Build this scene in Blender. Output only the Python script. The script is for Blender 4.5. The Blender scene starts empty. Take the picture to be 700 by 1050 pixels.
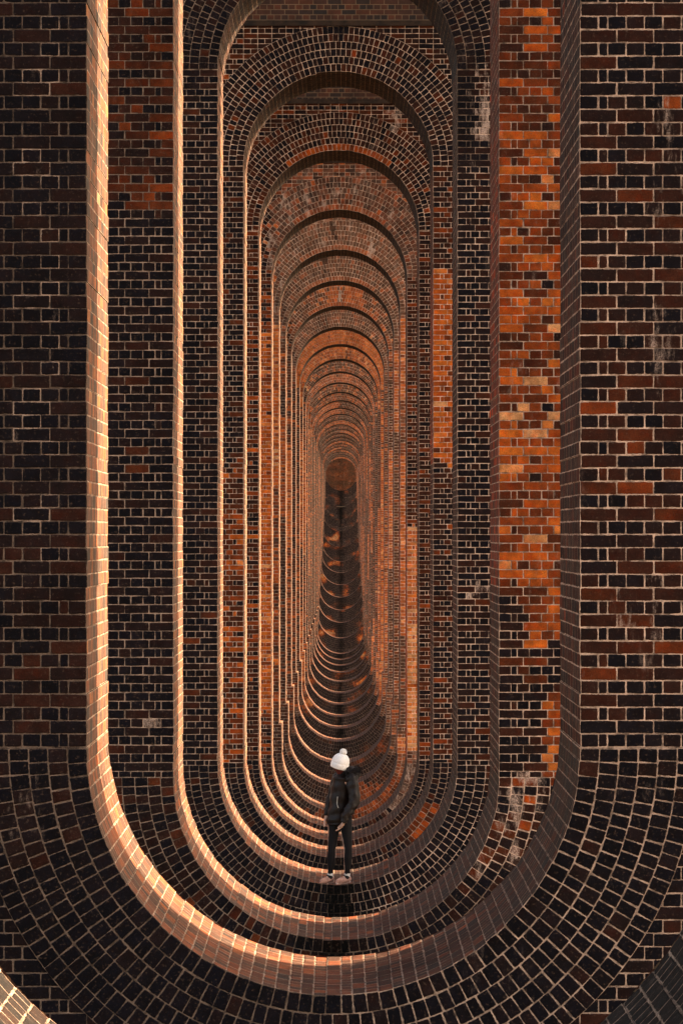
import bpy, bmesh, math, random
import numpy as np
from mathutils import Vector, Matrix, noise
R = math.radians
scn = bpy.context.scene
COL = scn.collection
PI = math.pi
rnd = random.Random(7)

# ------------------------------------------------------------------ camera, sky, sun, exposure
F = 3300.0                      # focal length in photograph pixels (700 x 1050)
cam_d = bpy.data.cameras.new('camera')
cam = bpy.data.objects.new('camera', cam_d)
COL.objects.link(cam)
cam_d.sensor_fit = 'VERTICAL'
cam_d.sensor_height = 36.0
cam_d.lens = 36.0 * F / 1050.0
cam_d.shift_y = 23.0 / 1050.0
cam_d.clip_start = 0.05
cam_d.clip_end = 6000
cam.location = (0, 0, 0)
cam.rotation_euler = (R(90), 0, 0)
scn.camera = cam

SUN_EL, SUN_AZ = 31.0, 17.0     # azimuth: degrees past +X towards +Y (from the right, a little beyond)
w = bpy.data.worlds.new('World')
scn.world = w
w.use_nodes = True
nt = w.node_tree
nt.nodes.clear()
sky = nt.nodes.new('ShaderNodeTexSky')
sky.sky_type = 'NISHITA'
sky.sun_disc = False
sky.sun_elevation = R(SUN_EL)
sky.sun_rotation = R(90 - SUN_AZ)
sky.dust_density = 3.0
sky.air_density = 1.0
sky.ozone_density = 0.6
bg = nt.nodes.new('ShaderNodeBackground')
bg.inputs['Strength'].default_value = 0.125
wo = nt.nodes.new('ShaderNodeOutputWorld')
nt.links.new(sky.outputs[0], bg.inputs[0])
nt.links.new(bg.outputs[0], wo.inputs[0])

sd = bpy.data.lights.new('sun', 'SUN')
sd.energy = 4.1
sd.angle = R(0.8)
sd.color = (1.0, 0.87, 0.73)
sun = bpy.data.objects.new('sun', sd)
COL.objects.link(sun)
sdir = Vector((math.cos(R(SUN_EL)) * math.cos(R(SUN_AZ)), math.cos(R(SUN_EL)) * math.sin(R(SUN_AZ)), math.sin(R(SUN_EL))))
sun.rotation_euler = sdir.to_track_quat('Z', 'Y').to_euler()
sun.location = (30, 20, 30)

vs = scn.view_settings
vs.view_transform = 'Standard'
vs.look = 'None'
vs.gamma = 1.0
vs.use_curve_mapping = False
vs.exposure = 2.45
try:
    vs.use_white_balance = True
    vs.white_balance_temperature = 8700
    vs.white_balance_tint = 12
except Exception:
    pass

# ------------------------------------------------------------------ node helpers
def new_mat(name):
    m = bpy.data.materials.new(name)
    m.use_nodes = True
    nt = m.node_tree
    b = nt.nodes['Principled BSDF']
    return m, nt, b

def N(nt, t, **kw):
    n = nt.nodes.new(t)
    for k, v in kw.items():
        setattr(n, k, v)
    return n

def setin(nt, n, i, v):
    if isinstance(v, bpy.types.NodeSocket):
        nt.links.new(v, n.inputs[i])
    else:
        n.inputs[i].default_value = v

def MATH(nt, op, a, b=None, c=None, clamp=False):
    n = N(nt, 'ShaderNodeMath', operation=op, use_clamp=clamp)
    setin(nt, n, 0, a)
    if b is not None: setin(nt, n, 1, b)
    if c is not None: setin(nt, n, 2, c)
    return n.outputs[0]

def SMOOTH(nt, v, a, b, lo=0.0, hi=1.0):
    n = N(nt, 'ShaderNodeMapRange', interpolation_type='SMOOTHSTEP')
    setin(nt, n, 0, v); setin(nt, n, 1, a); setin(nt, n, 2, b); setin(nt, n, 3, lo); setin(nt, n, 4, hi)
    return n.outputs[0]

def MIX(nt, f, a, b, bt='MIX'):
    n = N(nt, 'ShaderNodeMix', data_type='RGBA', blend_type=bt)
    setin(nt, n, 0, f); setin(nt, n, 6, a); setin(nt, n, 7, b)
    return n.outputs[2]

def NOISE(nt, vec, scale, detail=4, rough=0.55, out=0):
    n = N(nt, 'ShaderNodeTexNoise')
    setin(nt, n, 'Vector', vec); n.inputs['Scale'].default_value = scale
    n.inputs['Detail'].default_value = detail; n.inputs['Roughness'].default_value = rough
    return n.outputs[out]

# brick faces carry their own colour (rgb) and mortar lightness (alpha); UV is the position on the brick in metres
def brick_material():
    m, nt, b = new_mat('brick_and_mortar')
    att = N(nt, 'ShaderNodeAttribute', attribute_name='brick')
    siz = N(nt, 'ShaderNodeAttribute', attribute_name='bsize')
    uv = N(nt, 'ShaderNodeUVMap', uv_map='UVMap')
    sx = N(nt, 'ShaderNodeSeparateXYZ'); nt.links.new(uv.outputs[0], sx.inputs[0])
    ss = N(nt, 'ShaderNodeSeparateXYZ'); nt.links.new(siz.outputs['Vector'], ss.inputs[0])
    geo = N(nt, 'ShaderNodeNewGeometry')
    pos = geo.outputs['Position']
    du = MATH(nt, 'SUBTRACT', ss.outputs[0], MATH(nt, 'ABSOLUTE', sx.outputs[0]))
    dv = MATH(nt, 'SUBTRACT', ss.outputs[1], MATH(nt, 'ABSOLUTE', sx.outputs[1]))
    sm = N(nt, 'ShaderNodeMath', operation='SMOOTH_MIN')
    setin(nt, sm, 0, du); setin(nt, sm, 1, dv); sm.inputs[2].default_value = 0.012
    n1 = NOISE(nt, pos, 28, 3, 0.6)
    n2 = NOISE(nt, pos, 110, 3, 0.6)
    n3 = NOISE(nt, pos, 1.3, 4, 0.6)
    n4 = NOISE(nt, pos, 7.0, 5, 0.65)
    n5 = NOISE(nt, pos, 3.7, 3, 0.6)
    n6 = NOISE(nt, pos, 11.0, 4, 0.7)
    wob = MATH(nt, 'ADD', MATH(nt, 'MULTIPLY', MATH(nt, 'SUBTRACT', n1, 0.5), 0.015),
               MATH(nt, 'MULTIPLY', MATH(nt, 'SUBTRACT', n2, 0.5), 0.007))
    e = MATH(nt, 'ADD', sm.outputs[0], wob)
    e = MATH(nt, 'ADD', e, MATH(nt, 'MULTIPLY', MATH(nt, 'SUBTRACT', n5, 0.5), 0.009))
    bm_ = SMOOTH(nt, e, 0.0020, 0.0062)          # 1 on the brick, 0 in the joint
    # brick tone: mottled, speckled, kiln marks
    bc = MIX(nt, SMOOTH(nt, n2, 0.30, 0.75, 0.0, 0.8), att.outputs['Color'], (0.45, 0.40, 0.38, 1), 'MULTIPLY')
    hv = N(nt, 'ShaderNodeHueSaturation')
    setin(nt, hv, 'Color', bc)
    setin(nt, hv, 'Value', SMOOTH(nt, n4, 0.25, 0.8, 0.55, 1.6))
    bc = hv.outputs[0]
    bc = MIX(nt, SMOOTH(nt, n6, 0.42, 0.70, 0.0, 0.8), bc, (1.2, 0.70, 0.52, 1), 'MULTIPLY')
    bc = MIX(nt, SMOOTH(nt, NOISE(nt, pos, 45, 4, 0.7), 0.56, 0.70, 0.0, 0.5), bc, (0.12, 0.075, 0.055, 1))
    # soot and lime in large clouds
    soot = SMOOTH(nt, n3, 0.48, 0.72, 0.0, 0.55)
    bc = MIX(nt, soot, bc, (0.30, 0.27, 0.26, 1), 'MULTIPLY')
    mpg = N(nt, 'ShaderNodeMapping'); mpg.inputs['Scale'].default_value = (1, 1, 0.38)
    nt.links.new(pos, mpg.inputs['Vector'])
    nl = MATH(nt, 'ADD', NOISE(nt, mpg.outputs[0], 5.5, 7, 0.75), MATH(nt, 'MULTIPLY', ss.outputs[2], 0.055))
    lime = MATH(nt, 'MULTIPLY', SMOOTH(nt, nl, 0.60, 0.76), SMOOTH(nt, n2, 0.30, 0.6))
    limef = MATH(nt, 'MULTIPLY', lime, MATH(nt, 'MINIMUM', ss.outputs[2], 1.3))
    bc = MIX(nt, MATH(nt, 'MULTIPLY', limef, 0.8, clamp=True), bc, (0.58, 0.42, 0.34, 1))
    mval = MATH(nt, 'MULTIPLY', att.outputs['Alpha'], SMOOTH(nt, n1, 0.2, 0.8, 0.65, 1.75))
    mval = MATH(nt, 'MULTIPLY', mval, SMOOTH(nt, n6, 0.32, 0.62, 0.35, 1.25))
    mc = N(nt, 'ShaderNodeCombineColor')
    setin(nt, mc, 0, mval); setin(nt, mc, 1, MATH(nt, 'MULTIPLY', mval, 0.68)); setin(nt, mc, 2, MATH(nt, 'MULTIPLY', mval, 0.51))
    base = MIX(nt, bm_, mc.outputs[0], bc)
    nt.links.new(base, b.inputs['Base Color'])
    setin(nt, b, 'Roughness', SMOOTH(nt, n4, 0.2, 0.8, 0.62, 0.92))
    b.inputs['Specular IOR Level'].default_value = 0.08
    h = MATH(nt, 'ADD', SMOOTH(nt, e, 0.002, 0.011), MATH(nt, 'MULTIPLY', n2, 0.35))
    h = MATH(nt, 'ADD', h, MATH(nt, 'MULTIPLY', n1, 0.5))
    bp = N(nt, 'ShaderNodeBump')
    bp.inputs['Strength'].default_value = 0.8
    bp.inputs['Distance'].default_value = 0.006
    setin(nt, bp, 'Height', h)
    nt.links.new(bp.outputs[0], b.inputs['Normal'])
    return m

def plain_brick_material():
    m, nt, b = new_mat('brickwork_in_courses')
    uv = N(nt, 'ShaderNodeUVMap', uv_map='UVMap')
    br = N(nt, 'ShaderNodeTexBrick', offset=0.5, squash=0.5, squash_frequency=2)
    nt.links.new(uv.outputs[0], br.inputs['Vector'])
    br.inputs['Color1'].default_value = (0.085, 0.024, 0.011, 1)
    br.inputs['Color2'].default_value = (0.014, 0.010, 0.010, 1)
    br.inputs['Mortar'].default_value = (0.16, 0.10, 0.06, 1)
    br.inputs['Scale'].default_value = 1.0
    br.inputs['Mortar Size'].default_value = 0.006
    br.inputs['Brick Width'].default_value = 0.229
    br.inputs['Row Height'].default_value = 0.0826
    geo = N(nt, 'ShaderNodeNewGeometry')
    n = NOISE(nt, geo.outputs['Position'], 3, 5, 0.65)
    hv = N(nt, 'ShaderNodeHueSaturation'); nt.links.new(br.outputs[0], hv.inputs['Color'])
    setin(nt, hv, 'Value', SMOOTH(nt, n, 0.25, 0.8, 0.6, 1.6))
    nt.links.new(hv.outputs[0], b.inputs['Base Color'])
    b.inputs['Roughness'].default_value = 0.88
    bp = N(nt, 'ShaderNodeBump'); bp.inputs['Strength'].default_value = 0.7; bp.inputs['Distance'].default_value = 0.006
    bp.invert = True
    nt.links.new(br.outputs['Fac'], bp.inputs['Height'])
    nt.links.new(bp.outputs[0], b.inputs['Normal'])
    return m

def noisy_material(name, c1, c2, scale=6, rough=0.9, bump=0.02, c3=None, scale3=1.0):
    m, nt, b = new_mat(name)
    geo = N(nt, 'ShaderNodeNewGeometry')
    n = NOISE(nt, geo.outputs['Position'], scale, 6, 0.65)
    c = MIX(nt, SMOOTH(nt, n, 0.3, 0.7), c1 + (1,), c2 + (1,))
    if c3:
        c = MIX(nt, SMOOTH(nt, NOISE(nt, geo.outputs['Position'], scale3, 4, 0.6), 0.46, 0.60), c, c3 + (1,))
    nt.links.new(c, b.inputs['Base Color'])
    b.inputs['Roughness'].default_value = rough
    b.inputs['Specular IOR Level'].default_value = 0.3
    bp = N(nt, 'ShaderNodeBump'); bp.inputs['Strength'].default_value = 0.7; bp.inputs['Distance'].default_value = bump
    nt.links.new(n, bp.inputs['Height']); nt.links.new(bp.outputs[0], b.inputs['Normal'])
    return m

M_BRICK = brick_material()
M_PLAIN = plain_brick_material()
M_STONE = noisy_material('dark_stone', (0.05, 0.028, 0.018), (0.012, 0.009, 0.008), 5, 0.9, 0.01)  # dark mottled stone of the string course and deck
M_GROUND = noisy_material('earth_and_rough_grass', (0.065, 0.042, 0.024), (0.03, 0.032, 0.014), 2.2, 0.95, 0.05,
                          (0.16, 0.085, 0.04), 0.55)

# ------------------------------------------------------------------ measures
PX = 1.0 / 165.0                # metres per photograph pixel at the first whole pier
YA = 20.0
CH = 0.0826                     # one course
RW = 0.121                      # one ring of headers
NR = 6
T = 1.80                        # pier thickness
CX = -0.05
XB = 2.9                        # brick by brick out to here
XO = 4.3                        # outer side of the pier
Z_STR = 8.30                    # string course at the springing of the vaults
Z_OFF = -4.80                   # offset inside the taller openings

zr = {-4: -1.028, -3: -0.521, -2: -0.014, -1: 0.493, 0: 1.0, 1: 1.515, 2: 2.06, 3: 2.60, 4: 3.07, 5: 3.56, 6: 4.06, 7: 4.55}
for n in range(8, 31):
    zr[n] = 4.55 + 0.507 * (n - 7)
dn = {-4: 60, -3: 160, -2: 262, -1: 352}
zr[31] = zr[30] + .507
for i, v in enumerate([472, 630, 740, 861, 964, 1071, 1153, 1174, 1188, 1182, 1208, 1230, 1237, 1237, 1226, 1221, 1229, 1239, 1242,
                       1133, 1009, 905, 785, 655, 520, 379, 184, -44, -239, -440, -729, -760]):
    dn[i] = v
cn = {}
for n in range(-4, 32):
    if n <= 3: cn[n] = 1235
    elif n == 4: cn[n] = 1210
    elif n <= 16: cn[n] = 1186
    else: cn[n] = 1186 + (n - 16) * 5.5

def yn(n): return YA * zr[n]

# ------------------------------------------------------------------ brick colours
PAL = np.array([(.0055, .0052, .0085), (.010, .0078, .0105), (.021, .0105, .0095), (.048, .016, .010), (.105, .026, .010),
                (.25, .051, .014), (.46, .096, .018), (.63, .165, .030), (.70, .34, .15)])

def ramp(t):
    t = min(max(t, 0.0), 0.9999) * 8
    i = int(t)
    f = t - i
    a = PAL[i]; b = PAL[i + 1]
    return (a[0] + (b[0] - a[0]) * f, a[1] + (b[1] - a[1]) * f, a[2] + (b[2] - a[2]) * f)

# patches of other brick and of darkened tone, measured on the photograph: pier, px0, px1, py0, py1, tone, spread, mortar, whiteness
PATCH = [
    (0, -99, 200, -99, 560, .10, .07, .10, 0), (0, -99, 200, 560, 760, .20, .09, .13, 0), (0, -99, 345, 745, 1300, .08, .06, .13, 0),  # nearest pier's left: dark brick, with picture-edge falloff put into the tone
    (0, 500, 900, -99, 250, .17, .12, .40, .1), (0, 500, 900, 250, 745, .26, .12, .46, .35), (0, 345, 900, 745, 1300, .08, .09, .35, .3),
    (1, 100, 180, -99, 215, .34, .13, .16, .1), (1, 100, 180, 215, 800, .10, .09, .26, 0),
    (1, 100, 345, 800, 1100, .30, .13, .18, 0),
    (1, 500, 585, -99, 130, .50, .10, .26, .1), (1, 500, 585, 130, 600, .64, .15, .34, .5),
    (1, 536, 585, 600, 662, .66, .15, .36, .7), (1, 500, 536, 600, 800, .22, .14, .45, .2), (1, 536, 585, 662, 715, .22, .14, .45, .3),
    (1, 556, 590, 715, 850, .68, .12, .36, .1), (1, 500, 556, 715, 800, .18, .14, .45, .1),
    (1, 345, 590, 800, 900, .36, .2, .5, 1.4), (1, 345, 590, 900, 1100, .15, .1, .2, 0),
    (2, 180, 226, -99, 800, .13, .09, .30, .0), (2, 460, 500, -99, 75, .18, .1, .3, .5), (2, 460, 500, 75, 170, .08, .08, .14, .9),
    (2, 460, 500, 170, 800, .15, .11, .46, .2), (2, 180, 348, 785, 1000, .12, .12, .20, 0), (2, 348, 500, 785, 1000, .12, .08, .42, 0),
    (2, 180, 500, -99, 76, .17, .12, .18, .4),
    (3, 225, 254, 170, 470, .22, .14, .36, .3), (3, 225, 254, 470, 790, .48, .14, .42, .3),
    (3, 440, 470, 150, 280, .36, .12, .42, .1), (3, 440, 470, 280, 474, .74, .05, .50, .1), (3, 440, 470, 474, 790, .26, .14, .46, .2),
    (3, 420, 470, 825, 870, .70, .07, .40, .1), (3, 225, 470, -99, 20, .20, .1, .3, .2), (3, 225, 470, 20, 172, .27, .12, .5, .2),
    (3, 225, 348, 805, 900, .2, .12, .3, 0),
    (4, 262, 445, 100, 235, .34, .12, .5, .3), (4, 425, 448, 235, 800, .34, .12, .48, .2), (4, 262, 268, 235, 800, .22, .1, .4, .1),
    (5, 412, 431, 250, 538, .42, .1, .5, .2), (5, 412, 431, 538, 640, .84, .05, .62, .6), (5, 412, 431, 640, 776, .96, .03, .70, .5),
    (5, 412, 431, 776, 860, .5, .2, .5, 1.6), (5, 275, 445, 160, 290, .47, .14, .42, 1.3),
    (6, 280, 430, 215, 330, .42, .14, .4, 1.1), (7, 280, 430, 255, 360, .40, .16, .42, .9),
    (9, 280, 430, 310, 390, .42, .16, .42, .9),
    (8, 280, 430, 285, 360, .5, .2, .42, .4), (10, 290, 420, 330, 400, .86, .03, .26, 0), (10, 378, 394, 400, 720, .84, .04, .3, 0), (8, 335, 372, 285, 316, .8, .06, .3, .2), (11, 290, 420, 345, 420, .82, .10, .30, 0), (12, 290, 420, 365, 430, .5, .26, .42, 0),
    (13, 290, 420, 375, 440, .72, .08, .5, .6), (14, 290, 420, 385, 440, .58, .2, .42, 0), (15, 290, 420, 395, 450, .6, .15, .42, 0),
    (0, 36, 54, -99, 560, .12, .07, .30, .6), (0, -99, 85, 775, 905, .20, .10, .14, .5), (0, 668, 900, 90, 420, .28, .12, .32, 1.1),
    (2, 490, 500, 60, 150, .3, .1, .5, 2.6), (4, 401, 413, 104, 134, .4, .1, .5, 2.4), (1, 148, 166, 728, 766, .3, .1, .4, 2.2),
    (2, 481, 494, 594, 616, .3, .1, .5, 2.0), (0, 645, 690, 596, 640, .35, .1, .5, 1.6), (3, 332, 362, -99, 34, -.02, .03, .07, 0),
    (6, 339, 345, 222, 242, -.1, .02, .05, 0), (7, 330, 334, 262, 285, -.1, .02, .05, 0), (6, 378, 383, 226, 262, .4, .1, .5, 2.6),
    (8, 348, 352, 292, 306, .5, .1, .5, 2.4), (5, 398, 431, 776, 850, .5, .1, .5, 2.4), (21, 352, 372, 570, 602, .75, .05, .5, 1.8),
    (19, 352, 366, 600, 640, .2, .05, .3, 0), (24, 352, 375, 540, 556, .35, .1, .4, 1.8), (23, 352, 372, 556, 574, .66, .05, .4, .6),
    (24, 325, 348, 536, 560, .68, .05, .4, .4), (27, 325, 348, 520, 533, .62, .05, .4, .8),
    (5, 275, 281, 300, 440, .6, .1, .4, 0), (7, 286, 296, 430, 530, .66, .06, .44, 0), (8, 294, 302, 560, 640, .56, .12, .44, 0),
]
PD = {}
for p in PATCH:
    n, x0, x1, y0, y1 = p[:5]
    s = zr[n] * PX
    PD.setdefault(n, []).append(((x0 - 350.5) * s, (x1 - 350.5) * s, (548 - y1) * s, (548 - y0) * s) + p[5:])

def make_segments(n, side):
    r = random.Random(n * 31 + side * 7 + 5)
    seg = []
    z = 14.0
    base = .24 if n < 6 else .36
    while z > -16:
        h = r.uniform(1.2, 5.0)
        k = r.random()
        if k < (.5 if n < 6 else .46): t = (base + r.uniform(-.1, .06), .12, r.uniform(.34, .48), .15)
        elif k < .75: t = (base + .16, .14, .42, .3)
        else: t = (.76 if n > 4 else .42, .07, .5, .2)
        seg.append((z - h, t)); z -= h
    return seg

class Paint:
    def __init__(self, n):
        self.n = n
        self.seg = {s: make_segments(n, s) for s in (-1, 1)}
        self.pd = PD.get(n, [])
        self.r = random.Random(n + 100)
        self.wet = (0.17 if n == 2 else 0.14) if n <= 2 else (self.r.choice((.05, .10, .16)))
        self.wk = 1 if n <= 2 else self.r.uniform(.6, 1)
    def zone(self, x, z):
        out = None
        jx = x + self.r.uniform(-.06, .06); jz = z + self.r.uniform(-.12, .12)
        for p in self.pd:
            if p[0] <= jx < p[1] and p[2] <= jz < p[3]:
                out = p[4:]
        if out: return out
        for z0, t in self.seg[-1 if x < CX else 1]:
            if jz > z0: return t
        return (.2, .1, .4, .1)
    def face(self, x, z, stretcher, ring=-1, top=False):
        r = self.r
        t, sp, mo, wh = self.zone(x, z)
        v = r.gauss(t, sp)
        if stretcher: v += .07
        else: v -= .05
        if r.random() < .10: v += r.choice((-.16, .14))
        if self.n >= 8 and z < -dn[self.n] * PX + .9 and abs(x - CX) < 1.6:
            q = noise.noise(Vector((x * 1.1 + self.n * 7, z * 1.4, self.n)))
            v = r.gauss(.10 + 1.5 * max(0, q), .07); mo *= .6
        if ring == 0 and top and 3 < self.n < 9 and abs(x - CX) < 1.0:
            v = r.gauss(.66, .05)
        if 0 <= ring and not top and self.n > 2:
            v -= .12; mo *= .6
        c = ramp(v)
        if wh > .5 and self.n > 4:
            k = min(.30, .26 * wh) * r.uniform(.4, 1)
            c = (c[0] + (.36 - c[0]) * k, c[1] + (.21 - c[1]) * k, c[2] + (.15 - c[2]) * k)
        if self.n >= 6:  # farther brick and mortar lightened in colour to stand in for brighter light
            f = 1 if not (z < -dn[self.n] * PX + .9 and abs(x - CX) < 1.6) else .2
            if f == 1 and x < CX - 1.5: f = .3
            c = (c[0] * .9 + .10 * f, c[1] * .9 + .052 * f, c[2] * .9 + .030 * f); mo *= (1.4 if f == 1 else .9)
        # water stain running down the middle from the invert
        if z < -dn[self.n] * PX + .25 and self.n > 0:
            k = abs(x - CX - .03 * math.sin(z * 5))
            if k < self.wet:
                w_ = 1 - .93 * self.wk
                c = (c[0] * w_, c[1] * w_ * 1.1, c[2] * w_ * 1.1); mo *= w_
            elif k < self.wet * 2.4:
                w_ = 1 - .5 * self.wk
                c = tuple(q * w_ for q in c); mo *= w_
        return c, mo, wh
    def jamb(self, side, z, yy):  # sunlit left jamb painted paler, shaded right jamb painted darker
        r = self.r
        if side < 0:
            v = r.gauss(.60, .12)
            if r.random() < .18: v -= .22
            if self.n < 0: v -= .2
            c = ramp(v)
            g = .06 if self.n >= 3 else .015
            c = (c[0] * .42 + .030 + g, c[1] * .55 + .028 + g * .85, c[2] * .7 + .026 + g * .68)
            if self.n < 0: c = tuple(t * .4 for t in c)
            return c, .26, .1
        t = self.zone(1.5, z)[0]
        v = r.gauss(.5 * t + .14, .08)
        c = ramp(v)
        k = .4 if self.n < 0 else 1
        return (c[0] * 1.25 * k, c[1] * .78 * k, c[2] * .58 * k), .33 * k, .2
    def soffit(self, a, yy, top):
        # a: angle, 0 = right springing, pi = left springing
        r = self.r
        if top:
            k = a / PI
            v = r.gauss(.10 + .9 * max(0, k - .68), .07)  # shade under the arch and its lit left haunch put into the tone
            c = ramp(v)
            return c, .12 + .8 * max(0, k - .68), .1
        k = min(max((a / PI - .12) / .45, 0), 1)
        v = r.gauss(.31 + .24 * k - (.22 if self.n < 0 else 0), .09)  # sill painted from dim right to sunlit left
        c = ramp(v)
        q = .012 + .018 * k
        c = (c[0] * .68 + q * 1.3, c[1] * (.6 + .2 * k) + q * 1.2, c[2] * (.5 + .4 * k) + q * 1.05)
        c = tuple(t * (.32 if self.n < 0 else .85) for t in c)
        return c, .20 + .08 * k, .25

# ------------------------------------------------------------------ mesh of brick quads
class Quads:
    def __init__(self):
        self.v = []; self.uv = []; self.c = []; self.s = []; self.m = []
    def q(self, p0, p1, p2, p3, hu, hv, col, mo, wh):
        self.v += [p0, p1, p2, p3]
        a = rnd.uniform(-.0016, .0016); b = rnd.uniform(-.0016, .0016); k = rnd.uniform(-.002, .002) * min(1, hu / .05)
        self.uv += [(-hu + a, -hv + b - k), (hu + a, -hv + b + k), (hu + a, hv + b + k), (-hu + a, hv + b - k)]
        self.c.append((col[0], col[1], col[2], mo)); self.s.append((hu, hv, wh)); self.m.append(0)
    def plain(self, pts, uvs, mat=1):
        self.v += pts; self.uv += uvs
        self.c.append((.1, .1, .1, .3)); self.s.append((1, 1, 0)); self.m.append(mat)
    def build(self, name, mats, parent=None):
        nf = len(self.c)
        me = bpy.data.meshes.new(name)
        V = np.array(self.v, dtype=np.float32)
        me.vertices.add(nf * 4); me.vertices.foreach_set('co', V.ravel())
        me.loops.add(nf * 4); me.loops.foreach_set('vertex_index', np.arange(nf * 4, dtype=np.int32))
        me.polygons.add(nf); me.polygons.foreach_set('loop_start', np.arange(0, nf * 4, 4, dtype=np.int32))
        me.polygons.foreach_set('material_index', np.array(self.m, dtype=np.int32))
        me.update(calc_edges=True)
        u = me.uv_layers.new(name='UVMap')
        u.data.foreach_set('uv', np.array(self.uv, dtype=np.float32).ravel())
        a = me.attributes.new('brick', 'FLOAT_COLOR', 'FACE')
        a.data.foreach_set('color', np.array(self.c, dtype=np.float32).ravel())
        a = me.attributes.new('bsize', 'FLOAT_VECTOR', 'FACE')
        a.data.foreach_set('vector', np.array(self.s, dtype=np.float32).ravel())
        for m in mats: me.materials.append(m)
        me.validate()
        o = bpy.data.objects.new(name, me)
        COL.objects.link(o)
        if parent: o.parent = parent
        return o

def joints(length, header, closer=True):
    j = [0.0]
    if header:
        j.append(0.1143)
        if closer: j.append(0.1715)
        step = 0.1143
    else:
        step = 0.2286
    while j[-1] + step < length - 0.03: j.append(j[-1] + step)
    j.append(length)
    return j

def rows(z0, z1):
    k = math.floor(z0 / CH)
    out = []
    while k * CH < z1 - 1e-6:
        a = max(z0, k * CH); b = min(z1, (k + 1) * CH)
        if b - a > 0.004: out.append((k, a, b))
        k += 1
    return out

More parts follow.
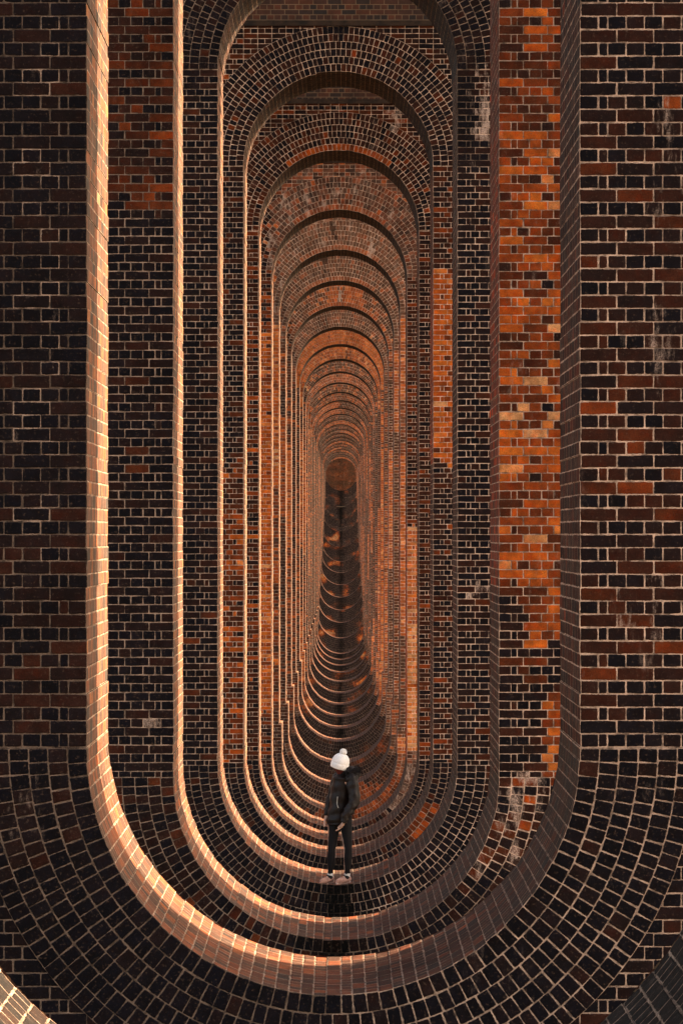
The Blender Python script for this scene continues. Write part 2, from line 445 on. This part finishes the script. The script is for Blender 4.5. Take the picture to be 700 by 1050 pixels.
def build_pier(n, root):
    pt = Paint(n)
    y0 = yn(n); y1 = y0 + T
    W = 1.50 if n == 5 else 1.53
    zb = -dn[n] * PX
    offset = 6 <= n <= 19 and zb + W < Z_OFF - .1
    WL = W - .072 if offset else W
    zt = cn[n] * PX
    su = zt - W; sl = zb + WL
    zmin = zb - 1.7
    Q = Quads()
    wat = lambda z: WL if (offset and z < Z_OFF) else W
    jit = lambda: pt.r.uniform(-.0025, .0025)
    # legs, course by course
    brk = [sl] + ([Z_OFF] if offset else []) + [su]
    for a0, a1 in zip(brk[:-1], brk[1:]):
        ww = wat((a0 + a1) / 2)
        for k, z0, z1 in rows(a0, a1):
            hd = k % 2 == 0
            zc = (z0 + z1) / 2; hv = (z1 - z0) / 2
            for s in (-1, 1):
                J = joints(XB - ww, hd)
                ex = max(-.004, min(.004, pt.r.gauss(0, .0028)))
                for u0, u1 in zip(J[:-1], J[1:]):
                    if u0 == 0: u0 = ex
                    xa = CX + s * (ww + u0); xb = CX + s * (ww + u1)
                    if s < 0: xa, xb = xb, xa
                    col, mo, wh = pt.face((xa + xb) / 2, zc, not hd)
                    Q.q((xa, y0, z0), (xb, y0, z0), (xb, y0, z1), (xa, y0, z1), (xb - xa) / 2, hv, col, mo, wh)
                J = joints(T, not hd, False)
                x = CX + s * (ww + ex)
                for u0, u1 in zip(J[:-1], J[1:]):
                    col, mo, wh = pt.jamb(s, zc, u0)
                    ya, yb = y0 + u0, y0 + u1
                    if s < 0:
                        Q.q((x, ya, z0), (x, yb, z0), (x, yb, z1), (x, ya, z1), (yb - ya) / 2, hv, col, mo, wh)
                    else:
                        Q.q((x, yb, z0), (x, ya, z0), (x, ya, z1), (x, yb, z1), (yb - ya) / 2, hv, col, mo, wh)
    if offset:
        for s in (-1, 1):
            xa, xb = sorted((CX + s * WL, CX + s * W))
            for i in range(8):
                ya = y0 + i * T / 8; yb = ya + T / 8
                Q.q((xa, ya, Z_OFF), (xb, ya, Z_OFF), (xb, yb, Z_OFF), (xa, yb, Z_OFF), (xb - xa) / 2, T / 16, (.3, .16, .1), .5, .2)
    # solid brickwork above the crown and below the invert
    for zone in ('top', 'bot'):
        if zone == 'top': r0, r1, cz, rr = su, Z_STR + .02, su, W
        else: r0, r1, cz, rr = zmin, sl, sl, WL
        for k, z0, z1 in rows(r0, r1):
            hd = k % 2 == 0
            zc = (z0 + z1) / 2; hv = (z1 - z0) / 2
            for s in (-1, 1):
                J = [rr + q for q in joints(XB - rr, hd)]
                inner = []
                x = rr
                st = .1143 if hd else .2286
                while x - st > 0.03: x -= st; inner.append(x)
                inner.append(0.0)
                J = inner[::-1] + J
                for u0, u1 in zip(J[:-1], J[1:]):
                    far = math.hypot(max(u0, u1), max(abs(z0 - cz), abs(z1 - cz)))
                    if far < rr + NR * RW - .02: continue
                    xa = CX + s * u0; xb = CX + s * u1
                    if s < 0: xa, xb = xb, xa
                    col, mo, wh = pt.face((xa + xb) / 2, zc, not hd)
                    Q.q((xa, y0, z0), (xb, y0, z0), (xb, y0, z1), (xa, y0, z1), (xb - xa) / 2, hv, col, mo, wh)
    # outer parts of the front, both sides, the back
    def rect(p0, p1, p2, p3, w_, h_):
        Q.plain([p0, p1, p2, p3], [(0, 0), (w_, 0), (w_, h_), (0, h_)])
    H = Z_STR - zmin
    for s in (-1, 1):
        xa, xb = sorted((CX + s * XB, CX + s * XO))
        rect((xa, y0, zmin), (xb, y0, zmin), (xb, y0, Z_STR), (xa, y0, Z_STR), xb - xa, H)
        x = CX + s * XO
        if s > 0: rect((x, y0, zmin), (x, y1, zmin), (x, y1, Z_STR), (x, y0, Z_STR), T, H)
        else: rect((x, y1, zmin), (x, y0, zmin), (x, y0, Z_STR), (x, y1, Z_STR), T, H)
        # back leg
        xa, xb = CX + s * W, CX + s * XO
        P = [(xa, y1, sl), (xb, y1, sl), (xb, y1, su), (xa, y1, su)]
        U = [(abs(p[0] - CX), p[2]) for p in P]
        if s > 0: P.reverse(); U.reverse()
        Q.plain(P, U)
        NA = 10
        for (cz, sg, ze, rr) in ((su, 1, Z_STR, W), (sl, -1, zmin, WL)):
            for i in range(NA):
                a = PI / 2 * i / NA; b = PI / 2 * (i + 1) / NA
                pa = (CX + s * rr * math.cos(a), cz + sg * rr * math.sin(a)); pb = (CX + s * rr * math.cos(b), cz + sg * rr * math.sin(b))
                def outp(t):
                    c_, s_ = math.cos(t), math.sin(t)
                    kx = XO / max(c_, 1e-6); kz = abs(ze - cz) / max(s_, 1e-6)
                    k = min(kx, kz)
                    return (CX + s * k * c_, cz + sg * k * s_)
                qa, qb = outp(a), outp(b)
                P = [(pa[0], y1, pa[1]), (qa[0], y1, qa[1]), (qb[0], y1, qb[1]), (pb[0], y1, pb[1])]
                Q.plain(P, [(p[0], p[2]) for p in P])
    pier = Q.build('pier', [M_BRICK, M_PLAIN], root)
    # rings
    for top in (True, False):
        Qr = Quads()
        cz = su if top else sl
        rr = W if top else WL
        sg = 1 if top else -1
        for j in range(NR):
            ra = rr + j * RW; rb = ra + RW
            nb = int(round(PI * (ra + .03) / CH))
            da = PI / nb
            AJ = [0.0] + [(i + pt.r.uniform(-.09, .09)) * da for i in range(1, nb)] + [PI]
            for i in range(nb):
                a = AJ[i]; b = AJ[i + 1]
                ca, sa, cb, sb = math.cos(a), math.sin(a) * sg, math.cos(b), math.sin(b) * sg
                rm = (ra + rb) / 2
                xm = CX + rm * math.cos((a + b) / 2); zm = cz + sg * rm * math.sin((a + b) / 2)
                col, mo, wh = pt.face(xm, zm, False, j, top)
                yy = y0 - .003
                rq = ra + (pt.r.gauss(0, .003) if j == 0 else 0)
                P = [(CX + rq * ca, yy, cz + rq * sa), (CX + rb * ca, yy, cz + rb * sa),
                     (CX + rb * cb, yy, cz + rb * sb), (CX + rq * cb, yy, cz + rq * sb)]
                hv = rm * (b - a) / 2
                if sg < 0:
                    P = [P[3], P[2], P[1], P[0]]
                Qr.q(P[0], P[1], P[2], P[3], RW / 2, hv, col, mo, wh)
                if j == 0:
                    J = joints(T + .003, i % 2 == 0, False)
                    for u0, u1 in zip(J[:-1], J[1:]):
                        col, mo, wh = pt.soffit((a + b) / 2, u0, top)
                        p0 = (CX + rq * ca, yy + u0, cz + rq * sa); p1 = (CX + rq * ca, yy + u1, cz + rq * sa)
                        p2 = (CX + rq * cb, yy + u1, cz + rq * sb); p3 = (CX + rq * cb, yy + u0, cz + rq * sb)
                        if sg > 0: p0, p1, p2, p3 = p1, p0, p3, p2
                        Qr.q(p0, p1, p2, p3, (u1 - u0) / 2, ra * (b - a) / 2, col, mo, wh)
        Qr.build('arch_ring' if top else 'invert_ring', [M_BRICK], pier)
    # string course on both faces
    Qs = Quads()
    for yy, dy in ((y0, -.035), (y1, .035)):
        box(Qs, -XO - .05 + CX, XO + .05 + CX, min(yy, yy + dy), max(yy, yy + dy), Z_STR - .083, Z_STR)
    Qs.build('string_course', [M_STONE, M_STONE], pier)
    return pier

def box(Q, x0, x1, y0, y1, z0, z1, mat=1):
    c = [(x0, y0, z0), (x1, y0, z0), (x1, y1, z0), (x0, y1, z0), (x0, y0, z1), (x1, y0, z1), (x1, y1, z1), (x0, y1, z1)]
    for f in ((0, 1, 5, 4), (1, 2, 6, 5), (2, 3, 7, 6), (3, 0, 4, 7), (4, 5, 6, 7), (3, 2, 1, 0)):
        P = [c[i] for i in f]
        a = (Vector(P[1]) - Vector(P[0])).length; b = (Vector(P[3]) - Vector(P[0])).length
        Q.plain(P, [(0, 0), (a, 0), (a, b), (0, b)], mat)

# ------------------------------------------------------------------ ground
GY = []; GZ = []
for n in range(-4, 31):
    GY.append(yn(n) + T / 2); GZ.append(-(dn[n] + 135 + (60 if n >= 18 else 0) + (40 if n > 23 else 0)) * PX)
def ground_z(x, y):
    z = float(np.interp(y, [-700] + GY + [GY[-1] + 12, GY[-1] + 60, 2500], [26] + GZ + [GZ[-1] + 2, 13.0, 40]))
    k = max(0, abs(x) - 6)
    z += 0.10 * noise.noise(Vector((x * .8, y * .8, 0))) + .04 * noise.noise(Vector((x * 3, y * 3, 5)))
    z += min(k / 60, 1) * 2.2 * noise.noise(Vector((x * .012, y * .012, 3)))
    return z
def axis(segs):
    out = []
    for a, b, st in segs:
        m = max(1, int(round((b - a) / st)))
        out += [a + (b - a) * i / m for i in range(m)]
    out.append(segs[-1][1])
    return out
gx = axis([(-3000, -600, 400), (-600, -60, 60), (-60, -8, 5), (-8, 8, .4), (8, 60, 5), (60, 600, 60), (600, 3000, 400)])
gy = axis([(-2500, -700, 300), (-700, -60, 40), (-60, 0, 3), (0, 340, .6), (340, 800, 30), (800, 4500, 400)])
gv = [(x, y, ground_z(x, y)) for y in gy for x in gx]
nx = len(gx)
gf = [(j * nx + i, j * nx + i + 1, (j + 1) * nx + i + 1, (j + 1) * nx + i) for j in range(len(gy) - 1) for i in range(nx - 1)]
me = bpy.data.meshes.new('ground'); me.from_pydata(gv, [], gf); me.update()
for p in me.polygons: p.use_smooth = True
me.materials.append(M_GROUND)
g = bpy.data.objects.new('ground', me); COL.objects.link(g); g['kind'] = 'structure'

# ------------------------------------------------------------------ viaduct
via = bpy.data.objects.new('railway_viaduct', None); COL.objects.link(via)
via.location = (0, 0, 0)
via['label'] = 'long brick railway viaduct seen lengthwise through the pierced openings of its row of piers'
via['category'] = 'viaduct'
PIERS = {}
LABELS = {
    -1: 'nearest pier, only the curved sill of its opening showing in the bottom corners',
    0: 'dark brick pier framing the whole view, with near-black bricks on its left',
    1: 'pier with a tall patch of bright orange bricks on its right leg',
    2: 'dark pier whose curved sill the person stands on',
    3: 'pier with a smooth orange strip high on its right leg',
    5: 'pier with a pale orange repaired strip on its right leg',
}
for n in range(-3, 31):
    PIERS[n] = build_pier(n, via)
    if n in LABELS: PIERS[n]['label'] = LABELS[n]

# vaults between the piers
TOPZ = Z_STR + 5.6
for n in range(-3, 30):
    ya = yn(n) + T; yb = yn(n + 1)
    r = (yb - ya) / 2; ym = (ya + yb) / 2
    Q = Quads()
    NA = 20
    yL = yn(n) + T / 2; yR = yn(n + 1) + T / 2
    pts = [(ym - r * math.cos(PI * i / NA), Z_STR + r * math.sin(PI * i / NA)) for i in range(NA + 1)]
    xa, xb = CX - XO, CX + XO
    for i in range(NA):
        (p, q), (p2, q2) = pts[i], pts[i + 1]
        a0 = r * PI * i / NA; a1 = r * PI * (i + 1) / NA
        Q.plain([(xa, p, q), (xb, p, q), (xb, p2, q2), (xa, p2, q2)], [(0, a0), (xb - xa, a0), (xb - xa, a1), (0, a1)])
        for x, s in ((xa, -1), (xb, 1)):
            P = [(x, p, q), (x, p2, q2), (x, p2, TOPZ), (x, p, TOPZ)]
            Q.plain(P, [(v[1], v[2]) for v in P])
    for x in (xa, xb):
        for u, v in ((yL, ya), (yb, yR)):
            P = [(x, u, Z_STR), (x, v, Z_STR), (x, v, TOPZ), (x, u, TOPZ)]
            Q.plain(P, [(k[1], k[2]) for k in P])
    Q.build('vault', [M_PLAIN, M_PLAIN], via)
Q = Quads()
box(Q, CX - XO - .25, CX + XO + .25, yn(-3) + T / 2, yn(30) + 8, TOPZ, TOPZ + .35)
Q.build('deck', [M_PLAIN, M_STONE], via)
for s in (-1, 1):
    Q = Quads()
    xs = sorted((CX + s * (XO - .15), CX + s * (XO + .2)))
    box(Q, xs[0], xs[1], yn(-3) + T / 2, yn(30) + 8, TOPZ + .35, TOPZ + 1.6)
    Q.build('parapet', [M_PLAIN, M_PLAIN], via)

# blind wall that closes the far end
Q = Quads()
pt = Paint(30)
ye = yn(30) + T + 2.2
for k, z0, z1 in rows(-2.5, Z_STR + 5.6):
    hd = k % 2 == 0
    J = [-XO + q for q in joints(2 * XO, hd, False)]
    for u0, u1 in zip(J[:-1], J[1:]):
        zc = (z0 + z1) / 2; x = (u0 + u1) / 2
        v = pt.r.gauss(.55 + .5 * noise.noise(Vector((x * 1.3, zc * 2.2, 1))), .08)
        if abs(zc - 5.2) < .16: v -= .18
        Q.q((CX + u0, ye, z0), (CX + u1, ye, z0), (CX + u1, ye, z1), (CX + u0, ye, z1), (u1 - u0) / 2, (z1 - z0) / 2, tuple(.45 * a + .55 * b for a, b in zip(ramp(v), (.30, .17, .10))), .26, 1.0)
box(Q, CX - XO, CX + XO, ye + .004, ye + 5, -2.5, Z_STR + 5.6)
Q.build('end_wall', [M_BRICK, M_PLAIN], via)

#PERSON
# ------------------------------------------------------------------ person on the sill of the third pier
def loft(secs, nseg=20, sub=4, caps=True, fold=None):
    """secs: (centre xyz, rx, ry, twist) rings through which a closed tube is swept, frame follows the path"""
    C_ = [Vector(s[0]) for s in secs]
    def cr(a, b, c, d, t):
        return 0.5 * ((2 * b) + (-a + c) * t + (2 * a - 5 * b + 4 * c - d) * t * t + (-a + 3 * b - 3 * c + d) * t ** 3)
    P = []; RX = []; RY = []
    n = len(secs)
    for i in range(n - 1):
        i0, i3 = max(i - 1, 0), min(i + 2, n - 1)
        for k in range(sub):
            t = k / sub
            P.append(cr(C_[i0], C_[i], C_[i + 1], C_[i3], t))
            RX.append(cr(secs[i0][1], secs[i][1], secs[i + 1][1], secs[i3][1], t))
            RY.append(cr(secs[i0][2], secs[i][2], secs[i + 1][2], secs[i3][2], t))
    P.append(C_[-1]); RX.append(secs[-1][1]); RY.append(secs[-1][2])
    bm = bmesh.new(); rings = []
    for i, p in enumerate(P):
        d = (P[min(i + 1, len(P) - 1)] - P[max(i - 1, 0)]).normalized()
        ux = Vector((1, 0, 0)) - d * d.x
        if ux.length < .3: ux = Vector((0, 0, 1)) - d * d.z
        ux.normalize(); uy = d.cross(ux)
        ring = []
        for k in range(nseg):
            a = 2 * PI * k / nseg
            f = fold(i / len(P), a) if fold else 1.0
            ring.append(bm.verts.new(p + ux * RX[i] * f * math.cos(a) + uy * RY[i] * f * math.sin(a)))
        rings.append(ring)
    for r0, r1 in zip(rings[:-1], rings[1:]):
        for k in range(nseg):
            bm.faces.new((r0[k], r0[(k + 1) % nseg], r1[(k + 1) % nseg], r1[k]))
    if caps:
        bm.faces.new(rings[0][::-1]); bm.faces.new(rings[-1])
    bmesh.ops.recalc_face_normals(bm, faces=bm.faces)
    return bm

def join_bm(name, bms, mat, parent, smooth=True, subsurf=0):
    me = bpy.data.meshes.new(name)
    out = bmesh.new()
    for b in bms:
        tmp = bpy.data.meshes.new('tmp'); b.to_mesh(tmp); out.from_mesh(tmp); b.free(); bpy.data.meshes.remove(tmp)
    out.to_mesh(me); out.free()
    for p in me.polygons: p.use_smooth = smooth
    me.materials.append(mat)
    o = bpy.data.objects.new(name, me); COL.objects.link(o); o.parent = parent
    if subsurf:
        m = o.modifiers.new('s', 'SUBSURF'); m.levels = subsurf; m.render_levels = subsurf
    return o

def fabric(name, col, rough=.85, scale=60, bump=.003, spec=.2):
    c2 = tuple(c * (.82 if col[0] > .8 else .55) for c in col)
    m = noisy_material(name, col, c2, scale, rough, bump)
    m.node_tree.nodes['Principled BSDF'].inputs['Specular IOR Level'].default_value = spec
    return m
M_SKIN = fabric('skin', (.62, .36, .27), .55, 12, .001, .4)
M_JACKET = fabric('black_quilted_nylon', (.010, .005, .0045), .6, 14, .008, .3)
M_FUR = fabric('dark_fur', (.010, .007, .007), .95, 120, .01)
M_LEG = fabric('black_leggings', (.0065, .0055, .007), .8, 40, .002)
M_WOOL = fabric('white_wool', (.95, .92, .90), .95, 70, .006)
M_SHOE = fabric('pale_pink_trainers', (.46, .25, .20), .7, 30, .002)
M_SOLE = fabric('pale_rubber', (.55, .36, .30), .8, 30, .002)
M_SOCK = fabric('white_sock', (.75, .70, .66), .9, 60, .002)
M_HAIR = fabric('auburn_hair', (.14, .022, .015), .7, 80, .004)
M_ZIP = fabric('metal_zip', (.5, .47, .42), .35, 60, .001, .6)

person = bpy.data.objects.new('person', None); COL.objects.link(person)
PY = yn(2) + .16
person.location = (-.045, PY, -dn[2] * PX - .004)
person['label'] = 'person in white bobble hat, dark jacket and black leggings standing on curved brick sill'
person['category'] = 'person'

# body: one skin surface with face, neck, arms and five-fingered hands
V = []; E = []; RD = []
def jv(p, r, parent=None):
    V.append(p); RD.append(r if isinstance(r, tuple) else (r, r)); i = len(V) - 1
    if parent is not None: E.append((parent, i))
    return i
pel = jv((.03, 0, .87), (.12, .10))
wai = jv((.03, 0, 1.03), (.10, .085), pel)
che = jv((.055, .01, 1.22), (.12, .10), wai)
shc = jv((.08, .01, 1.36), (.10, .08), che)
nk = jv((.075, .01, 1.44), (.05, .05), shc)
nk2 = jv((.05, .015, 1.50), (.05, .05), nk)
hd_ = jv((.03, .02, 1.56), (.078, .078), nk2)
jv((.035, .02, 1.63), (.07, .07), hd_)
# near arm (her left) hangs across the hip, far arm hangs behind
def arm(sh, el, wr, ha, fingers_dir, curl):
    s_ = jv(sh, .052, shc); m_ = jv(tuple((Vector(sh) * .5 + Vector(el) * .5)), .046, s_)
    e_ = jv(el, .040, m_); f_ = jv(tuple(Vector(el) * .45 + Vector(wr) * .55), .034, e_); w_ = jv(wr, .024, f_)
    h_ = jv(ha, (.036, .022), w_)
    d = (Vector(ha) - Vector(wr)).normalized()
    side = Vector(fingers_dir).normalized()
    c = Vector(curl)
    base = Vector(ha) + d * .02
    for k, ln in ((-1.5, .062), (-.5, .074), (.5, .070), (1.5, .054)):
        b0 = base + side * k * .017
        ln *= .85
        a = jv(tuple(b0), .0098, h_)
        b = jv(tuple(b0 + d * ln * .55 + c * .006), .0088, a)
        jv(tuple(b0 + d * ln + c * .026), .0078, b)
    t0 = Vector(wr) + d * .03 - side * .026
    a = jv(tuple(t0), .0105, w_)
    b = jv(tuple(t0 + d * .03 - side * .012 + c * .006), .0098, a)
    jv(tuple(t0 + d * .055 - side * .008 + c * .014), .0085, b)
arm((.165, -.10, 1.35), (.20, -.15, 1.08), (.080, -.185, .815), (.050, -.195, .765), (.85, .1, .45), (-.9, .5, .25))
arm((.015, .13, 1.35), (-.085, .12, 1.09), (-.145, .04, .86), (-.165, .01, .80), (.2, -1, 0), (.5, .3, 0))
for hip, kn, an, toe in (((-.045, .03, .82), (-.085, .0, .44), (-.100, .02, .10), (-.185, -.04, .035)),
                         ((.100, -.03, .82), (.118, -.03, .45), (.118, .0, .10), (.020, -.06, .035))):
    a = jv(hip, .088, pel); b = jv(tuple(Vector(hip) * .5 + Vector(kn) * .5), .070, a); c = jv(kn, .050, b)
    d = jv(tuple(Vector(kn) * .62 + Vector(an) * .38), .050, c); e = jv(an, .030, d)
    jv(toe, .028, e)
me = bpy.data.meshes.new('body'); me.from_pydata([tuple(v) for v in V], E, []); me.update()
body = bpy.data.objects.new('body', me); COL.objects.link(body)
sk = body.modifiers.new('skin', 'SKIN'); sk.use_smooth_shade = True
for i, sv in enumerate(me.skin_vertices[0].data):
    sv.radius = RD[i]; sv.use_root = (i == 0)
ss_ = body.modifiers.new('sub', 'SUBSURF'); ss_.levels = 2; ss_.render_levels = 2
dg = bpy.context.evaluated_depsgraph_get()
bme = bpy.data.meshes.new_from_object(body.evaluated_get(dg))
bpy.data.objects.remove(body)
bme.name = 'body'
for p in bme.polygons: p.use_smooth = True
bme.materials.clear(); bme.materials.append(M_SKIN)
# face: she looks up and away to the left
fd = Vector((-.80, .52, .30)).normalized(); up_ = (Vector((0, 0, 1)) - fd * fd.z).normalized(); sd_ = fd.cross(up_)
hc = Vector((.03, .02, 1.575))
def bump_at(c, rad, amt):
    for v in bme.vertices:
        d = (v.co - c).length
        if d < rad: v.co += fd * amt * (1 - (d / rad) ** 2) ** 2
bump_at(hc + fd * .078 - up_ * .012, .030, .024)       # nose
bump_at(hc + fd * .070 - up_ * .052, .028, .010)       # mouth
bump_at(hc + fd * .062 - up_ * .078, .030, .012)       # chin
for s in (-1, 1): bump_at(hc + fd * .074 + up_ * .012 + sd_ * s * .030, .020, -.008)   # eye sockets
body = bpy.data.objects.new('body', bme); COL.objects.link(body); body.parent = person
for s in (-1, 1):
    b = bmesh.new(); bmesh.ops.create_uvsphere(b, u_segments=10, v_segments=8, radius=.011)
    bmesh.ops.translate(b, verts=b.verts, vec=hc + fd * .066 + up_ * .012 + sd_ * s * .029)
    join_bm('eye', [b], M_SOCK, body)
    b = bmesh.new(); bmesh.ops.create_uvsphere(b, u_segments=10, v_segments=8, radius=.022)
    bmesh.ops.scale(b, verts=b.verts, vec=(.5, .5, 1.2)); bmesh.ops.translate(b, verts=b.verts, vec=hc + sd_ * s * .080 - up_ * .01)
    join_bm('ear', [b], M_SKIN, body)

def wob(fr, amp, seed):
    return lambda t, a: 1 + amp * noise.noise(Vector((math.cos(a) * 1.2 + seed, math.sin(a) * 1.2, t * fr))) + (.045 * math.sin(t * 46 + math.sin(a * 2 + seed)) if fr in (9, 16) else 0)
# jacket: shell, two sleeves
tor = loft([((.005, 0, .770), .150, .125), ((.005, 0, .80), .152, .128), ((.010, 0, .90), .140, .125), ((.015, 0, 1.02), .128, .115), ((.035, .0, 1.15), .135, .12),
            ((.06, .005, 1.27), .140, .135), ((.080, .01, 1.36), .130, .14), ((.085, .01, 1.42), .085, .095), ((.078, .01, 1.46), .072, .075)], 28, 5, True, wob(9, .16, 1))
s1 = loft([((.10, -.07, 1.395), .055, .05), ((.165, -.10, 1.36), .082, .070), ((.195, -.125, 1.24), .076, .070), ((.212, -.15, 1.10), .072, .068),
           ((.165, -.165, .99), .066, .064), ((.105, -.18, .90), .058, .056), ((.066, -.19, .80), .044, .042)], 20, 6, True, wob(16, .28, 4))
s2 = loft([((.05, .08, 1.40), .05, .05), ((.0, .13, 1.35), .07, .07), ((-.05, .13, 1.22), .066, .066), ((-.085, .12, 1.09), .062, .062),
           ((-.12, .07, .97), .054, .054), ((-.148, .03, .87), .042, .042)], 18, 6, True, wob(16, .24, 9))
jk = join_bm('jacket', [tor, s1, s2], M_JACKET, person)
# fur-trimmed hood lying on the shoulders
rr_ = random.Random(3)
b = bmesh.new()
path = []
for i in range(30):
    a = -PI * .62 + i / 29 * PI * 1.24
    path.append(Vector((.115 + .125 * math.cos(a) , .01 + .115 * math.sin(a), 1.435 + .035 * math.cos(a) - .02 * abs(math.sin(a)))))
for p in path:
    for k in range(46):
        d = Vector((rr_.gauss(0, 1), rr_.gauss(0, 1), rr_.gauss(0, 1))).normalized()
        o_ = p + d * .022; t_ = p + d * rr_.uniform(.052, .078) + Vector((.012, 0, -.010))
        s_ = d.orthogonal().normalized() * .006
        b.faces.new((b.verts.new(o_ - s_), b.verts.new(o_ + s_), b.verts.new(t_)))
core = loft([(tuple(p), .040, .040) for p in path[::3]], 12, 3)
join_bm('fur_trim', [b, core], M_FUR, jk)
hood = loft([((.10, .01, 1.46), .06, .09), ((.155, .01, 1.44), .075, .11), ((.220, .01, 1.41), .065, .11), ((.255, .01, 1.36), .035, .07)], 18, 4, True, wob(6, .12, 2))
join_bm('hood', [hood], M_JACKET, jk)
zp = loft([((-.005, -.128, 1.13), .005, .003), ((-.012, -.126, 1.04), .005, .003), ((.004, -.134, .985), .005, .003)], 8, 3)
join_bm('zip', [zp], M_ZIP, jk)
# scarf of hair below the hat
hr = loft([((.045, .0, 1.535), .085, .085), ((.035, -.01, 1.49), .082, .08), ((.035, -.01, 1.445), .062, .07), ((.03, -.02, 1.40), .03, .04)], 18, 4, True, wob(22, .25, 6))
join_bm('hair', [hr], M_HAIR, person)
# leggings
def leg(h, k, a, s):
    h, k, a = Vector(h), Vector(k), Vector(a)
    c1 = k * .62 + a * .38
    return loft([(tuple(h + Vector((0, 0, .06))), .088, .10), (tuple(h), .084, .10), (tuple(h * .5 + k * .5), .066, .078), (tuple(k), .050, .058),
                 (tuple(c1), .052, .060), (tuple(k * .25 + a * .75), .036, .040), (tuple(a + Vector((0, 0, .03))), .035, .036)], 18, 5, True, wob(20, .08, s))
l1 = leg((-.040, .03, .82), (-.080, -.02, .44), (-.100, .02, .10), 1)
l2 = leg((.095, -.03, .82), (.132, -.05, .46), (.118, .0, .10), 5)
pv = loft([((.03, 0, .78), .13, .10), ((.03, 0, .88), .14, .115), ((.03, 0, .98), .11, .10)], 20, 4)
join_bm('leggings', [l1, l2, pv], M_LEG, person)
# socks and shoes
for (ax, ay), (tx, ty), sd1 in (((-.100, .02), (-.185, -.045), 1), ((.118, .0), (.010, -.065), 2)):
    so = loft([((ax, ay, .075), .038, .038), ((ax, ay, .105), .036, .036), ((ax, ay, .135), .037, .037)], 16, 3)
    join_bm('sock', [so], M_SOCK, person)
    d = (Vector((tx, ty, 0)) - Vector((ax, ay, 0))).normalized()
    heel = Vector((ax, ay, 0)) - d * .045
    L_ = .215
    def at(f, z): q_ = heel + d * L_ * f; return (q_.x, q_.y, z)
    up = loft([(at(.0, .050), .022, .026), (at(.06, .058), .036, .040), (at(.22, .060), .048, .038), (at(.45, .050), .042, .040), (at(.70, .040), .032, .045), (at(.92, .032), .022, .034), (at(1.0, .028), .010, .016)], 18, 4)
    shoe = join_bm('shoe', [up], M_SHOE, person)
    s_ = loft([(at(-.01, .014), .016, .028), (at(.06, .014), .017, .042), (at(.35, .014), .017, .040), (at(.70, .014), .017, .049), (at(.93, .014), .017, .038), (at(1.02, .014), .010, .014)], 16, 4)
    join_bm('sole', [s_], M_SOLE, shoe)
    c_ = loft([(at(.30, .060), .056, .043), (at(.27, .078), .050, .041), (at(.24, .104), .038, .038)], 14, 3)
    join_bm('collar', [c_], M_LEG, shoe)
# bobble hat: ribbed cuff, domed crown, pompom
ax_ = Vector((.26, -.12, .96)).normalized()
ux_ = ax_.orthogonal().normalized(); uy_ = ax_.cross(ux_)
def lathe(prof, c0, n_=40, rib=0.0):
    b = bmesh.new(); rg = []
    for h_, r_ in prof:
        rg.append([b.verts.new(c0 + ax_ * h_ + (ux_ * math.cos(2 * PI * k / n_) + uy_ * math.sin(2 * PI * k / n_)) * r_ * (1 + rib * (1 if k % 2 else -1))) for k in range(n_)])
    for r0, r1 in zip(rg[:-1], rg[1:]):
        for k in range(n_): b.faces.new((r0[k], r0[(k + 1) % n_], r1[(k + 1) % n_], r1[k]))
    return b
c0 = Vector((.015, .012, 1.495))
hat = join_bm('hat', [lathe([(.03, .105), (.06, .116), (.095, .114), (.13, .102), (.16, .080), (.18, .050), (.188, .015), (.189, .001)], c0, 40, .018)], M_WOOL, person, True, 1)
join_bm('cuff', [lathe([(-.008, .098), (-.012, .108), (-.006, .116), (.03, .121), (.055, .119), (.062, .112)], c0, 48, .02)], M_WOOL, hat, True, 1)
b = bmesh.new()
pc = c0 + ax_ * .205
for k in range(1100):
    d = Vector((rr_.gauss(0, 1), rr_.gauss(0, 1), rr_.gauss(0, 1))).normalized()
    o_ = pc + d * .02; t_ = pc + d * rr_.uniform(.044, .054)
    s_ = d.orthogonal().normalized() * .006
    b.faces.new((b.verts.new(o_ - s_), b.verts.new(o_ + s_), b.verts.new(t_)))
b2 = bmesh.new(); bmesh.ops.create_icosphere(b2, subdivisions=3, radius=.042); bmesh.ops.translate(b2, verts=b2.verts, vec=pc)
join_bm('pompom', [b, b2], M_WOOL, hat)
